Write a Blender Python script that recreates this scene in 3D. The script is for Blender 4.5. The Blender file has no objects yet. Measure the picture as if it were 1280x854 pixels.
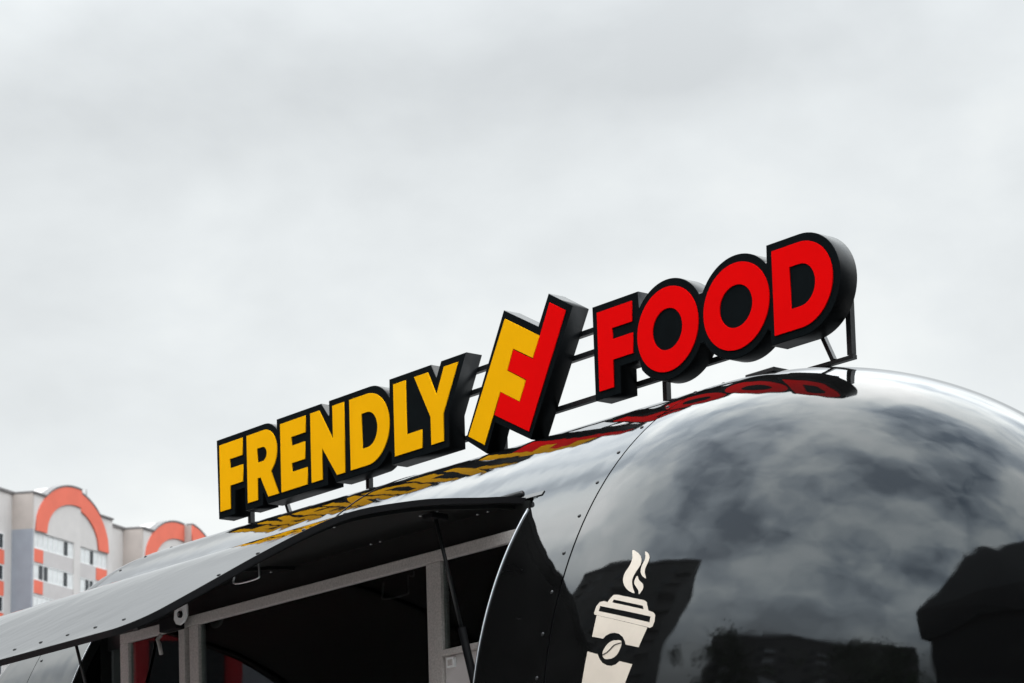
import bpy, bmesh, math, random
from mathutils import Vector, Matrix
from mathutils.geometry import tessellate_polygon
random.seed(7)
S = bpy.context.scene
COL = S.collection
R = math.radians

# ------------------------------------------------------------------ camera
YAW = 0.88652
cam_d = bpy.data.cameras.new("camera")
cam = bpy.data.objects.new("camera", cam_d); COL.objects.link(cam)
cam.location = (8.6248, -5.5949, 1.2498)
cam.rotation_euler = (R(94), 0, YAW)
cam_d.sensor_width = 36; cam_d.lens = 3382.2 / 1280 * 36
cam_d.shift_y = 536.5 / 1280
cam_d.clip_start = 0.1; cam_d.clip_end = 4000
cam_d.dof.use_dof = True; cam_d.dof.focus_distance = 8.4; cam_d.dof.aperture_fstop = 12
S.camera = cam

# ------------------------------------------------------------------ sky
SUN_AZ, SUN_EL = R(-100), R(48)
sun_dir = Vector((math.cos(SUN_EL) * math.cos(SUN_AZ), math.cos(SUN_EL) * math.sin(SUN_AZ), math.sin(SUN_EL)))
W = bpy.data.worlds.new("World"); S.world = W; W.use_nodes = True
wn, wl = W.node_tree.nodes, W.node_tree.links
wn.clear()
def N(t, **k):
    n = wn.new(t)
    for a, b in k.items(): setattr(n, a, b)
    return n
out = N('ShaderNodeOutputWorld'); bg = N('ShaderNodeBackground')
wl.new(bg.outputs[0], out.inputs[0])
sky = N('ShaderNodeTexSky', sky_type='NISHITA', sun_disc=False, sun_elevation=SUN_EL,
        sun_rotation=math.atan2(sun_dir.x, sun_dir.y), air_density=1.0, dust_density=3.0)
tc = N('ShaderNodeTexCoord'); sep = N('ShaderNodeSeparateXYZ')
wl.new(tc.outputs['Generated'], sep.inputs[0])
def M(op, a, b=None, clamp=False):
    n = N('ShaderNodeMath', operation=op, use_clamp=clamp)
    for i, v in enumerate((a, b)):
        if v is None: continue
        if isinstance(v, (int, float)): n.inputs[i].default_value = v
        else: wl.new(v, n.inputs[i])
    return n.outputs[0]
cmb = N('ShaderNodeVectorMath', operation='MULTIPLY'); wl.new(tc.outputs['Generated'], cmb.inputs[0])
cmb.inputs[1].default_value = (1.0, 1.0, 1.7)
def noise(scale, detail, rough, off, dist=0.0):
    mp = N('ShaderNodeMapping'); mp.inputs[1].default_value = off
    wl.new(cmb.outputs[0], mp.inputs[0])
    n = N('ShaderNodeTexNoise'); n.inputs['Scale'].default_value = scale
    n.inputs['Detail'].default_value = detail; n.inputs['Roughness'].default_value = rough
    n.inputs['Distortion'].default_value = dist
    wl.new(mp.outputs[0], n.inputs['Vector']); return n.outputs[0]
n1 = noise(2.3, 5, 0.5, (6.2, 13.7, 7.0), 0.1)
n2 = noise(7.5, 6, 0.55, (4.4, 5.2, 8.0), 0.15)
mix = M('ADD', M('MULTIPLY', n1, 0.75), M('MULTIPLY', n2, 0.25))
rmp = N('ShaderNodeValToRGB'); wl.new(mix, rmp.inputs[0])
el = rmp.color_ramp.elements
el[0].position = 0.38; el[0].color = (0.20, 0.24, 0.29, 1)
el[1].position = 0.66; el[1].color = (1.0, 1.0, 0.98, 1)
e = el.new(0.47); e.color = (0.48, 0.53, 0.575, 1)
e = el.new(0.55); e.color = (0.80, 0.832, 0.828, 1)
# towards the horizon the deck is seen edge-on through the air and evens out
hz_ = N('ShaderNodeMapRange', interpolation_type='SMOOTHSTEP'); wl.new(sep.outputs[2], hz_.inputs[0])
hz_.inputs[1].default_value = 0.20; hz_.inputs[2].default_value = 0.85
hz_.inputs[3].default_value = 0.60; hz_.inputs[4].default_value = 0.0
hm = N('ShaderNodeMix', data_type='RGBA'); wl.new(hz_.outputs[0], hm.inputs[0])
wl.new(rmp.outputs[0], hm.inputs[6]); hm.inputs[7].default_value = (0.90, 0.915, 0.895, 1)
# overcast deck: brighter towards the zenith, as under any even cloud cover
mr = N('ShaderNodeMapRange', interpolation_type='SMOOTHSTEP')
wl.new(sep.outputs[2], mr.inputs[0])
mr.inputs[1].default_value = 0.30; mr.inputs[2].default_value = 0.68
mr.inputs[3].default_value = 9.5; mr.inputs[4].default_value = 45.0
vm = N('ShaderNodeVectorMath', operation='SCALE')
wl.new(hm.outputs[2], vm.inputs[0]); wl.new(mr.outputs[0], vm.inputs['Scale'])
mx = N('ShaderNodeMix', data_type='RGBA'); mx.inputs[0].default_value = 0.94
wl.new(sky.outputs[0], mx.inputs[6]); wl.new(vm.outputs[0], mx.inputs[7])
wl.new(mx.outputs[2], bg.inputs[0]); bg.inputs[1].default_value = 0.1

# ------------------------------------------------------------------ sun behind the cloud
sd = bpy.data.lights.new("sun", 'SUN'); sd.energy = 0.6; sd.angle = R(100); sd.color = (1, 0.97, 0.93)
so = bpy.data.objects.new("sun", sd); COL.objects.link(so)
so.rotation_euler = sun_dir.to_track_quat('Z', 'Y').to_euler()
so.location = (0, 0, 60)

S.view_settings.view_transform = 'Standard'; S.view_settings.look = 'None'
S.view_settings.exposure = 0.3; S.view_settings.gamma = 1.0
S.render.engine = 'CYCLES'

# ------------------------------------------------------------------ materials
def srgb(r, g, b):
    f = lambda c: (c / 255 / 12.92) if c <= 10 else ((c / 255 + 0.055) / 1.055) ** 2.4
    return (f(r), f(g), f(b))
MATS = {}
def mat(name, col, rough=0.6, metal=0.0, ior=1.5, noise_amt=0.0, noise_scale=8.0, bump=0.0, bump_scale=40.0, tint=None, coat=0.0, rvar=0.0, spec=0.5):
    m = bpy.data.materials.new(name); m.use_nodes = True; MATS[name] = m
    nt = m.node_tree; b = nt.nodes['Principled BSDF']
    b.inputs['Base Color'].default_value = (*col, 1); b.inputs['Roughness'].default_value = rough
    b.inputs['Specular IOR Level'].default_value = spec; b.inputs['Metallic'].default_value = metal; b.inputs['IOR'].default_value = ior
    if coat: b.inputs['Coat Weight'].default_value = coat; b.inputs['Coat Roughness'].default_value = 0.08
    if tint: b.inputs['Specular Tint'].default_value = (*tint, 1)
    t = nt.nodes.new('ShaderNodeTexCoord')
    def tex(sc, det=4.0, ro=0.6):
        n = nt.nodes.new('ShaderNodeTexNoise'); n.inputs['Scale'].default_value = sc
        n.inputs['Detail'].default_value = det; n.inputs['Roughness'].default_value = ro
        nt.links.new(t.outputs['Object'], n.inputs['Vector']); return n
    if noise_amt:
        n = tex(noise_scale); mr = nt.nodes.new('ShaderNodeMapRange')
        mr.inputs[1].default_value = 0.3; mr.inputs[2].default_value = 0.7
        mr.inputs[3].default_value = 1 - noise_amt; mr.inputs[4].default_value = 1 + noise_amt
        v = nt.nodes.new('ShaderNodeVectorMath'); v.operation = 'SCALE'
        v.inputs[0].default_value = col
        nt.links.new(n.outputs[0], mr.inputs[0]); nt.links.new(mr.outputs[0], v.inputs['Scale'])
        nt.links.new(v.outputs[0], b.inputs['Base Color'])
    if rvar:
        n = tex(noise_scale * 0.7); mr = nt.nodes.new('ShaderNodeMapRange')
        mr.inputs[3].default_value = max(0.0, rough - rvar); mr.inputs[4].default_value = rough + rvar
        nt.links.new(n.outputs[0], mr.inputs[0]); nt.links.new(mr.outputs[0], b.inputs['Roughness'])
    if bump:
        n = tex(bump_scale); bp = nt.nodes.new('ShaderNodeBump')
        bp.inputs['Strength'].default_value = 1.0; bp.inputs['Distance'].default_value = bump
        nt.links.new(n.outputs[0], bp.inputs['Height']); nt.links.new(bp.outputs[0], b.inputs['Normal'])
    return m

def paint_mat():
    """black flake paint under glossy lacquer, faintly wavy"""
    m = bpy.data.materials.new('black_flake_paint'); m.use_nodes = True; MATS['paint'] = m
    nt = m.node_tree; b = nt.nodes['Principled BSDF']; L = nt.links
    b.inputs['Base Color'].default_value = (0.005, 0.006, 0.007, 1)
    b.inputs['IOR'].default_value = 1.45; b.inputs['Roughness'].default_value = 0.05
    b.inputs['Specular Tint'].default_value = (0.84, 0.93, 1.0, 1)
    t = nt.nodes.new('ShaderNodeTexCoord')
    def tex(sc, det, dist=0):
        n = nt.nodes.new('ShaderNodeTexNoise'); n.inputs['Scale'].default_value = sc
        n.inputs['Detail'].default_value = det; n.inputs['Distortion'].default_value = dist
        L.new(t.outputs['Object'], n.inputs['Vector']); return n
    w = tex(2.2, 2.0); f = tex(420, 1.0)
    b1 = nt.nodes.new('ShaderNodeBump'); b1.inputs['Distance'].default_value = 0.0045; b1.inputs['Strength'].default_value = 1
    L.new(w.outputs[0], b1.inputs['Height'])
    b2 = nt.nodes.new('ShaderNodeBump'); b2.inputs['Distance'].default_value = 0.00002; b2.inputs['Strength'].default_value = 1
    w2 = tex(9, 1.0); b3 = nt.nodes.new('ShaderNodeBump'); b3.inputs['Distance'].default_value = 0.0013; b3.inputs['Strength'].default_value = 1
    L.new(w2.outputs[0], b3.inputs['Height']); L.new(b1.outputs[0], b3.inputs['Normal'])
    L.new(f.outputs[0], b2.inputs['Height']); L.new(b3.outputs[0], b2.inputs['Normal'])
    L.new(b2.outputs[0], b.inputs['Normal'])
    du = tex(3.5, 8, 0.8); dm = nt.nodes.new('ShaderNodeMapRange')
    dm.inputs[1].default_value = 0.45; dm.inputs[2].default_value = 0.8; dm.inputs[3].default_value = 0.004; dm.inputs[4].default_value = 0.009
    dc = nt.nodes.new('ShaderNodeCombineColor'); L.new(du.outputs[0], dm.inputs[0])
    for k_ in range(3): L.new(dm.outputs[0], dc.inputs[k_])
    L.new(dc.outputs[0], b.inputs['Base Color'])
    d = tex(5, 6, 0.5); mr = nt.nodes.new('ShaderNodeMapRange')
    mr.inputs[1].default_value = 0.35; mr.inputs[2].default_value = 0.75
    mr.inputs[3].default_value = 0.012; mr.inputs[4].default_value = 0.05
    L.new(d.outputs[0], mr.inputs[0]); L.new(mr.outputs[0], b.inputs['Roughness'])
    return m
paint_mat()
mat('rubber', (0.006, 0.006, 0.007), 0.6, spec=0.15)
mat('rivet_black', (0.012, 0.012, 0.013), 0.4)
mat('lining', (0.011, 0.012, 0.012), 0.45, spec=0.3, noise_amt=0.25, noise_scale=6)
mat('alu', (0.75, 0.76, 0.78), 0.28, metal=1.0, noise_amt=0.06, noise_scale=30)
mat('trim', (0.42, 0.43, 0.45), 0.3, metal=1.0)
mat('galv', (0.46, 0.425, 0.405), 0.5, noise_amt=0.22, noise_scale=160, bump=0.0004, bump_scale=300)
mat('pale_panel', (0.62, 0.58, 0.57), 0.55, noise_amt=0.05)
mat('steel_dark', (0.012, 0.013, 0.014), 0.35, bump=0.0003, bump_scale=60)
mat('box_face', (0.004, 0.006, 0.007), 0.8, spec=0.03, noise_amt=0.2, noise_scale=12)
mat('box_side', (0.005, 0.006, 0.007), 0.36, bump=0.0008, bump_scale=14, spec=0.17)
mat('yellow', srgb(252, 182, 2), 0.8, spec=0.03, noise_amt=0.025, noise_scale=9)
mat('red', srgb(236, 2, 4), 0.8, spec=0.03, noise_amt=0.03, noise_scale=9)
mat('cream', (0.66, 0.575, 0.485), 0.4, noise_amt=0.05, noise_scale=14)
mat('interior', (0.10, 0.11, 0.11), 0.7)
mat('ceiling_panel', (0.70, 0.78, 0.78), 0.5)
mat('red_dim', (0.62, 0.04, 0.05), 0.5)
mat('bottle', (0.03, 0.07, 0.06), 0.2)
mat('tyre', (0.015, 0.015, 0.015), 0.8)
mat('asphalt', (0.055, 0.055, 0.057), 0.9, noise_amt=0.3, noise_scale=0.6, bump=0.004, bump_scale=80)
mat('paving', (0.24, 0.23, 0.22), 0.85, noise_amt=0.2, noise_scale=2.0)
mat('concrete_light', (0.57, 0.54, 0.525), 0.85, noise_amt=0.07, noise_scale=0.5)
mat('concrete_pink', (0.45, 0.395, 0.365), 0.85, noise_amt=0.10, noise_scale=0.5)
mat('blue_grey', (0.30, 0.32, 0.365), 0.8, noise_amt=0.08, noise_scale=0.6)
mat('orange', srgb(220, 108, 86), 0.8, noise_amt=0.06, noise_scale=0.5)
mat('band', (0.50, 0.47, 0.465), 0.8, noise_amt=0.06, noise_scale=0.8)
mat('white_frame', (0.8, 0.8, 0.8), 0.5)
mat('coping', (0.16, 0.15, 0.15), 0.6)
mat('dark_block', (0.12, 0.115, 0.11), 0.85, noise_amt=0.2, noise_scale=0.3)
mat('dark_block_light', (0.5, 0.5, 0.5), 0.85, noise_amt=0.1, noise_scale=0.3)
mat('window_dark', (0.02, 0.025, 0.03), 0.1)
mat('curtain', (0.68, 0.69, 0.69), 0.25, noise_amt=0.15, noise_scale=0.9)
mat('marquee', (0.008, 0.009, 0.010), 0.8)
mat('marquee_print', (0.35, 0.36, 0.38), 0.7)
mat('bark', (0.07, 0.055, 0.045), 0.9, noise_amt=0.3, noise_scale=10)
mat('leaf', (0.05, 0.085, 0.03), 0.6, noise_amt=0.35, noise_scale=0.8)
def glass_mat():
    m = bpy.data.materials.new('window_glass'); m.use_nodes = True; MATS['glass'] = m
    nt = m.node_tree; nt.nodes.clear()
    o = nt.nodes.new('ShaderNodeOutputMaterial'); a = nt.nodes.new('ShaderNodeBsdfTransparent')
    a.inputs[0].default_value = (0.88, 0.94, 0.93, 1)
    g = nt.nodes.new('ShaderNodeBsdfGlossy'); g.inputs['Roughness'].default_value = 0.02
    fr = nt.nodes.new('ShaderNodeFresnel'); fr.inputs[0].default_value = 1.45
    mx = nt.nodes.new('ShaderNodeMixShader')
    nt.links.new(fr.outputs[0], mx.inputs[0]); nt.links.new(a.outputs[0], mx.inputs[1])
    nt.links.new(g.outputs[0], mx.inputs[2]); nt.links.new(mx.outputs[0], o.inputs[0])
glass_mat()

# ------------------------------------------------------------------ helpers
def link(name, me, m, parent=None, off=None):
    o = bpy.data.objects.new(name, me); COL.objects.link(o)
    if m and not me.materials:
        for k in ([m] if isinstance(m, str) else m): me.materials.append(MATS[k])
    if parent:
        o.parent = parent
        if off is not None: o.location = off
    return o
def mesh(vs, fs, smooth=False):
    me = bpy.data.meshes.new('m'); me.from_pydata([tuple(v) for v in vs], [], fs); me.update()
    if smooth: me.polygons.foreach_set('use_smooth', [True] * len(me.polygons))
    return me
def box_me(x0, x1, y0, y1, z0, z1, bev=0.0):
    bm = bmesh.new(); bmesh.ops.create_cube(bm, size=1)
    for v in bm.verts:
        v.co = ((x0 + x1) / 2 + v.co.x * (x1 - x0), (y0 + y1) / 2 + v.co.y * (y1 - y0), (z0 + z1) / 2 + v.co.z * (z1 - z0))
    if bev: bmesh.ops.bevel(bm, geom=bm.edges[:], offset=bev, segments=2, affect='EDGES', profile=0.5)
    return bm_me(bm)
def bm_me(bm, smooth=False):
    bmesh.ops.recalc_face_normals(bm, faces=bm.faces[:])
    me = bpy.data.meshes.new('m'); bm.to_mesh(me); bm.free()
    if smooth: me.polygons.foreach_set('use_smooth', [True] * len(me.polygons))
    return me
def tube_me(pts, r, n=10, cap=True, smooth=True):
    pts = [Vector(p) for p in pts]; vs = []; fs = []
    up = None
    for i, p in enumerate(pts):
        d = (pts[min(i + 1, len(pts) - 1)] - pts[max(i - 1, 0)]).normalized()
        if up is None:
            up = Vector((0, 0, 1)) if abs(d.z) < 0.9 else Vector((1, 0, 0))
        a = (up - d * up.dot(d)).normalized(); up = a
        b = d.cross(a); rr = r[i] if isinstance(r, (list, tuple)) else r
        for k in range(n):
            t = 2 * math.pi * k / n; vs.append(p + a * rr * math.cos(t) + b * rr * math.sin(t))
    for i in range(len(pts) - 1):
        for k in range(n):
            fs.append((i * n + k, i * n + (k + 1) % n, (i + 1) * n + (k + 1) % n, (i + 1) * n + k))
    if cap:
        fs.append(tuple(range(n - 1, -1, -1))); fs.append(tuple((len(pts) - 1) * n + k for k in range(n)))
    return mesh(vs, fs, smooth)
def bar_me(p, q, w, h=None):
    """square bar from p to q"""
    p, q = Vector(p), Vector(q); d = (q - p).normalized(); h = h or w
    up = Vector((0, 0, 1)) if abs(d.z) < 0.9 else Vector((0, 1, 0))
    a = (up - d * up.dot(d)).normalized(); b = d.cross(a)
    vs = [c + a * s * h / 2 + b * t * w / 2 for c in (p, q) for s, t in ((-1, -1), (1, -1), (1, 1), (-1, 1))]
    fs = [(0, 1, 2, 3), (7, 6, 5, 4)] + [(i, i + 4, (i + 1) % 4 + 4, (i + 1) % 4) for i in range(4)]
    bm = bmesh.new(); bvs = [bm.verts.new(v) for v in vs]
    for f in fs: bm.faces.new([bvs[i] for i in f])
    return bm_me(bm)
def poly_me(loops, y0, y1, bev=0.0):
    """extruded outline (with holes) in the XZ plane, front at y0, back at y1"""
    cu = bpy.data.curves.new('c', 'CURVE'); cu.dimensions = '2D'; cu.fill_mode = 'BOTH'
    cu.extrude = (y1 - y0) / 2 - bev; cu.bevel_depth = bev; cu.bevel_resolution = 1
    for lp in loops:
        sp = cu.splines.new('POLY'); sp.points.add(len(lp) - 1); sp.use_cyclic_u = True
        for i, (x, z) in enumerate(lp): sp.points[i].co = (x, z, 0, 1)
    o = bpy.data.objects.new('tmp', cu); COL.objects.link(o)
    dg = bpy.context.evaluated_depsgraph_get()
    me = bpy.data.meshes.new_from_object(o.evaluated_get(dg))
    bpy.data.objects.remove(o); bpy.data.curves.remove(cu)
    me.transform(Matrix.Translation((0, (y0 + y1) / 2, 0)) @ Matrix.Rotation(R(90), 4, 'X'))
    me.materials.clear(); me.update(); return me
def empty(name, label, cat, M4, group=None):
    o = bpy.data.objects.new(name, None); COL.objects.link(o); o.empty_display_size = 0.2
    o.matrix_world = M4; o['label'] = label; o['category'] = cat
    if group: o['group'] = group
    return o
def struct(name, me, m):
    o = link(name, me, m); o['kind'] = 'structure'; return o
def catmull(P, n=6):
    P = [Vector(p) for p in P]; o = []
    for i in range(len(P) - 1):
        a, b, c, d = P[max(i - 1, 0)], P[i], P[i + 1], P[min(i + 2, len(P) - 1)]
        for k in range(n):
            t = k / n
            o.append(0.5 * ((2 * b) + (c - a) * t + (2 * a - 5 * b + 4 * c - d) * t * t + (3 * b - a - 3 * c + d) * t ** 3))
    o.append(P[-1]); return o

# ------------------------------------------------------------------ ground
g = mesh([(-1500, -1500, 0), (1500, -1500, 0), (1500, 1500, 0), (-1500, 1500, 0)], [(0, 1, 2, 3)])
struct('ground', g, 'asphalt')
pv = mesh([(-14, -9, 0.004), (26, -9, 0.004), (26, 8, 0.004), (-14, 8, 0.004)], [(0, 1, 2, 3)])
struct('pavement', pv, 'paving')

# ------------------------------------------------------------------ trailer frame of reference (nose a little up)
TILT = 0.046542; H0 = 2.93
RT = Matrix.Rotation(-TILT, 4, 'Y')
def placed(off):
    return Matrix.Translation(Vector((0, 0, H0)) + RT @ Vector(off)) @ RT
A_, B_, Y0, Z0 = 1.03, 1.2, 0.2, -1.255
XR, CR, XS, CC = -0.25, 0.5, 2.86, 1.33
def Bx(x): return B_ + 0.015 * max(0.0, min(1.0, (1.9 - x) / 1.4))
def prof(th, x=1.0):
    """cross-section: th 0 = roof ridge, growing towards the -Y side, pi = floor"""
    s, c = math.sin(th), math.cos(th)
    if c >= 0: return (Y0 - A_ * s, Z0 + Bx(x) * c)
    n = 0.55
    return (Y0 - A_ * math.copysign(abs(s) ** n, s), Z0 - 1.16 * abs(c) ** n)
def scale_at(x, th=0.0):
    if x > XS: return math.sqrt(max(0, 1 - ((x - XS) / CC) ** 2))
    if x < XR:
        q = 2.6 + 5.0 * max(0.0, min(1.0, (abs(th) - 0.75) / 0.4))
        return max(0, 1 - ((XR - x) / CR) ** q) ** (1 / q)
    return 1.0
def shell_pt(x, th):
    y, z = prof(th, x); s = scale_at(x, th)
    return (x, Y0 + (y - Y0) * s, Z0 + (z - Z0) * s)
TOFF = (1.4, 0.2, -2.98)
trailer = empty('food_trailer', 'glossy black rounded food trailer with its serving hatch raised, under the roof letters', 'food trailer', placed(TOFF))
NEG = (-TOFF[0], -TOFF[1], -TOFF[2])
def tp(name, me, m, parent=None):
    return link(name, me, m, parent or trailer, NEG if parent is None else None)

TH_H = math.asin((Y0 + 0.552) / A_)          # hinge line
Z_SILL = -1.62
TH_B = math.pi - math.asin(min(1, 0.999))    # refined below
# find lower edge angle of the opening
t = math.pi / 2
while prof(t)[1] > Z_SILL: t += 0.002
TH_B = t
XO0, XO1 = 0.12, 2.54
def shell(xs, ths, skip=None, thick=0.0):
    vs = [shell_pt(x, t) for x in xs for t in ths]; n = len(ths); fs = []
    for i in range(len(xs) - 1):
        for j in range(n - 1):
            if skip and skip((xs[i] + xs[i + 1]) / 2, (ths[j] + ths[j + 1]) / 2): continue
            fs.append((i * n + j, i * n + j + 1, (i + 1) * n + j + 1, (i + 1) * n + j))
    return mesh(vs, fs, True)
def cut_out(x, t):
    # serving opening on the near side, an added far-side opening that lets daylight in
    return (XO0 < x < XO1 and TH_H < t < TH_B) or (0.6 < x < 2.2 and -1.62 < t < -1.16)
def thetas():
    T = [i / 90 * math.pi for i in range(-90, 91)]
    T = [t for t in T if abs(t - TH_H) > 0.012 and abs(t - TH_B) > 0.012] + [TH_H, TH_B]
    return sorted(T)
TH = thetas()
xs = sorted(set([XR, XS - 0.003] + [round(XR + i * (XS - XR) / 40, 4) for i in range(1, 40)] + [XO0, XO1]))
body = tp('body_shell', shell(xs, TH, cut_out), 'paint')
il = shell(xs, TH, cut_out)
for v in il.vertices:
    d = Vector((0, v.co.y - Y0, v.co.z - Z0)).normalized(); v.co -= d * 0.03
tp('inner_lining', il, 'interior')
fx = [XS + 0.004] + [XS + CC * math.sin(i / 60 * math.pi / 2) for i in range(1, 60)] + [XS + CC * 0.99998]
fcap = tp('front_cap', shell(fx, TH), 'paint')
rx = [XR - CR * 0.9999] + [XR - CR * math.sin(i / 24 * math.pi / 2) for i in range(23, 0, -1)] + [XR - 0.004]
rcap = tp('rear_cap', shell(rx, TH), 'paint')
def ring(x0, x1, inset):
    vs = []; fs = []
    for x in (x0, x1):
        for t in TH:
            p = Vector(shell_pt(min(max(x, XR), XS), t)); d = Vector((0, p.y - Y0, p.z - Z0)).normalized()
            p = p - d * inset; vs.append((x, p.y, p.z))
    n = len(TH)
    for j in range(n - 1): fs.append((j, n + j, n + j + 1, j + 1))
    return mesh(vs, fs, True)
tp('seam_gasket', ring(XS - 0.012, XS + 0.012, 0.004), 'rubber')
tp('seam_gasket', ring(XR - 0.012, XR + 0.012, 0.004), 'rubber')

# lap joint across the roof
def strip_on_shell(xa, xb, t0, t1, h, n=40):
    vs = []; fs = []
    for i in range(n + 1):
        t = t0 + (t1 - t0) * i / n
        for x, hh in ((xa, -0.002), (xa, h), (xb, h), (xb, -0.002)):
            p = Vector(shell_pt(x, t)); d = Vector((0, (p.y - Y0) / A_ ** 2, (p.z - Z0) / B_ ** 2)).normalized()
            vs.append(p + d * hh)
    for i in range(n):
        for k in range(3): fs.append((i * 4 + k, i * 4 + k + 1, i * 4 + k + 5, i * 4 + k + 4))
    return mesh(vs, fs)
tp('lap_joint', strip_on_shell(1.297, 1.303, -0.9, TH_H - 0.02, 0.0018), 'rubber', None)

# rivets: one little dome mesh shared by all
def rivet_mesh(r=0.0065):
    bm = bmesh.new(); bmesh.ops.create_uvsphere(bm, u_segments=8, v_segments=5, radius=r)
    for v in bm.verts: v.co.z *= 0.55
    return bm_me(bm, True)
RIV = rivet_mesh(); RIV.materials.append(MATS['rivet_black'])
def rivet(parent, p, nrm):
    o = bpy.data.objects.new('rivet', RIV); COL.objects.link(o); o.parent = parent
    o.location = Vector(p); o.rotation_euler = Vector(nrm).to_track_quat('Z', 'Y').to_euler(); return o
def shell_n(x, t):
    p = Vector(shell_pt(x, t)); nx = 0.0
    if x > XS: nx = (x - XS) / CC ** 2
    if x < XR: nx = (x - XR) / CR ** 2
    return Vector((nx, (p.y - Y0) / A_ ** 2, (p.z - Z0) / B_ ** 2)).normalized()
def arc_rivets(x, t0, t1, step):
    t = t0; last = None
    while t < t1:
        p = Vector(shell_pt(x, t))
        if last is None or (p - last).length >= step:
            rivet(body, p, shell_n(x, t)); last = p
        t += 0.004
arc_rivets(XS - 0.034, 0.12, 1.75, 0.125)
arc_rivets(XR + 0.03, -0.1, 1.75, 0.125)

# bright cut edges of the serving opening
for x in (XO0, XO1):
    pts = []
    for i in range(41):
        t = TH_H + 0.05 + (TH_B - TH_H - 0.05) * i / 40
        p = Vector(shell_pt(x, t)); pts.append(p + shell_n(x, t) * 0.001)
    tp('edge_trim', tube_me(pts, 0.0032, 8), 'trim')

# cut edge between outer skin and lining
for x, sg in ((XO0, 1), (XO1, -1)):
    vs = []; fs = []
    for i in range(41):
        t = TH_H + (TH_B - TH_H) * i / 40
        p = Vector(shell_pt(x, t)); d = Vector((0, p.y - Y0, p.z - Z0)).normalized()
        for dd, xx in ((0.0, 0.0), (-0.0325, 0.0), (-0.0325, -0.02 * sg)):
            q = p + d * dd; vs.append((x + xx, q.y, q.z))
    for i in range(40):
        for k in range(2): fs.append((i * 3 + k, i * 3 + k + 1, i * 3 + k + 4, i * 3 + k + 3))
    tp('opening_rim', mesh(vs, fs), 'lining')

# hinge rail along the top of the opening
hp = Vector(shell_pt(1.0, TH_H)); hn = shell_n(1.0, TH_H)
tp('hinge_rail', strip_on_shell(XO0 - 0.06, 2.570, TH_H - 0.010, TH_H + 0.005, 0.003, 3), 'steel_dark')
tp('hinge_tube', tube_me([hp + Vector((XO0 - 1.0, -0.012, -0.004)) + hn * 0.012, hp + Vector((1.50, -0.012, -0.004)) + hn * 0.012], 0.010, 12), 'steel_dark')

# ------------------------------------------------------------------ raised hatch (a piece of the curved side wall)
HP = [(-0.565, -0.438), (-0.65, -0.444), (-0.734, -0.456), (-0.85, -0.470), (-0.969, -0.489), (-1.167, -0.536), (-1.306, -0.590),
      (-1.495, -0.687), (-1.703, -0.804), (-1.854, -0.888), (-1.915, -0.920)]
HC = catmull([(0, y, z) for y, z in HP], 5)
XH0, XH1 = 0.13, 2.50
def hn_at(i):
    a, b = HC[max(i - 1, 0)], HC[min(i + 1, len(HC) - 1)]
    d = (b - a).normalized(); return Vector((0, d.z, -d.y)).normalized()   # upward normal
ARC = [0.0]
for k in range(len(HC) - 1): ARC.append(ARC[-1] + (HC[k + 1] - HC[k]).length)
LEN = ARC[-1]; RC = 0.11
def x_in(sv):
    """how far the side edge is drawn in by the rounded tip corners"""
    q = sv - (LEN - RC)
    return 0.0 if q <= 0 else RC - math.sqrt(max(0.0, RC * RC - q * q))
def surf(sv):
    k = 0
    while k < len(ARC) - 2 and ARC[k + 1] < sv: k += 1
    f_ = (sv - ARC[k]) / (ARC[k + 1] - ARC[k])
    return HC[k].lerp(HC[k + 1], f_), hn_at(k).lerp(hn_at(k + 1), f_).normalized()
SV = [LEN * k / 40 for k in range(36)]
SV = [v for v in SV if v < LEN - RC] + [LEN - RC + RC * math.sin(R(a_)) for a_ in range(0, 91, 6)]
def hatch_sheet(inset, edge=0.0, nx=24):
    vs = []; fs = []; n = len(SV)
    for k in range(nx + 1):
        for sv in SV:
            x0, x1 = XH0 + edge + x_in(sv), XH1 - edge - x_in(sv)
            p, nn = surf(sv); q = p - nn * inset; vs.append((x0 + (x1 - x0) * k / nx, q.y, q.z))
    for k in range(nx):
        for i in range(n - 1): fs.append((k * n + i, k * n + i + 1, (k + 1) * n + i + 1, (k + 1) * n + i))
    return mesh(vs, fs, True)
hatch = tp('serving_hatch', hatch_sheet(0.0), 'paint')
hatch['label'] = 'raised curved hatch panel over the serving window'
lin = link('hatch_lining', hatch_sheet(0.015, 0.004), 'lining', hatch)
def edge_strip(x0, x1, top, bot):
    vs = []; fs = []; m_ = len(HC) - 3
    for i in range(m_):
        nn = hn_at(i)
        for x, d in ((x0, top), (x1, top), (x1, bot), (x0, bot)):
            q = HC[i] - nn * d; vs.append((x, q.y, q.z))
    for i in range(m_ - 1):
        for k in range(4): fs.append((i * 4 + k, i * 4 + (k + 1) % 4, i * 4 + 4 + (k + 1) % 4, i * 4 + 4 + k))
    fs += [(0, 1, 2, 3), tuple(len(vs) - 4 + k for k in (3, 2, 1, 0))]
    return mesh(vs, fs)
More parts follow.
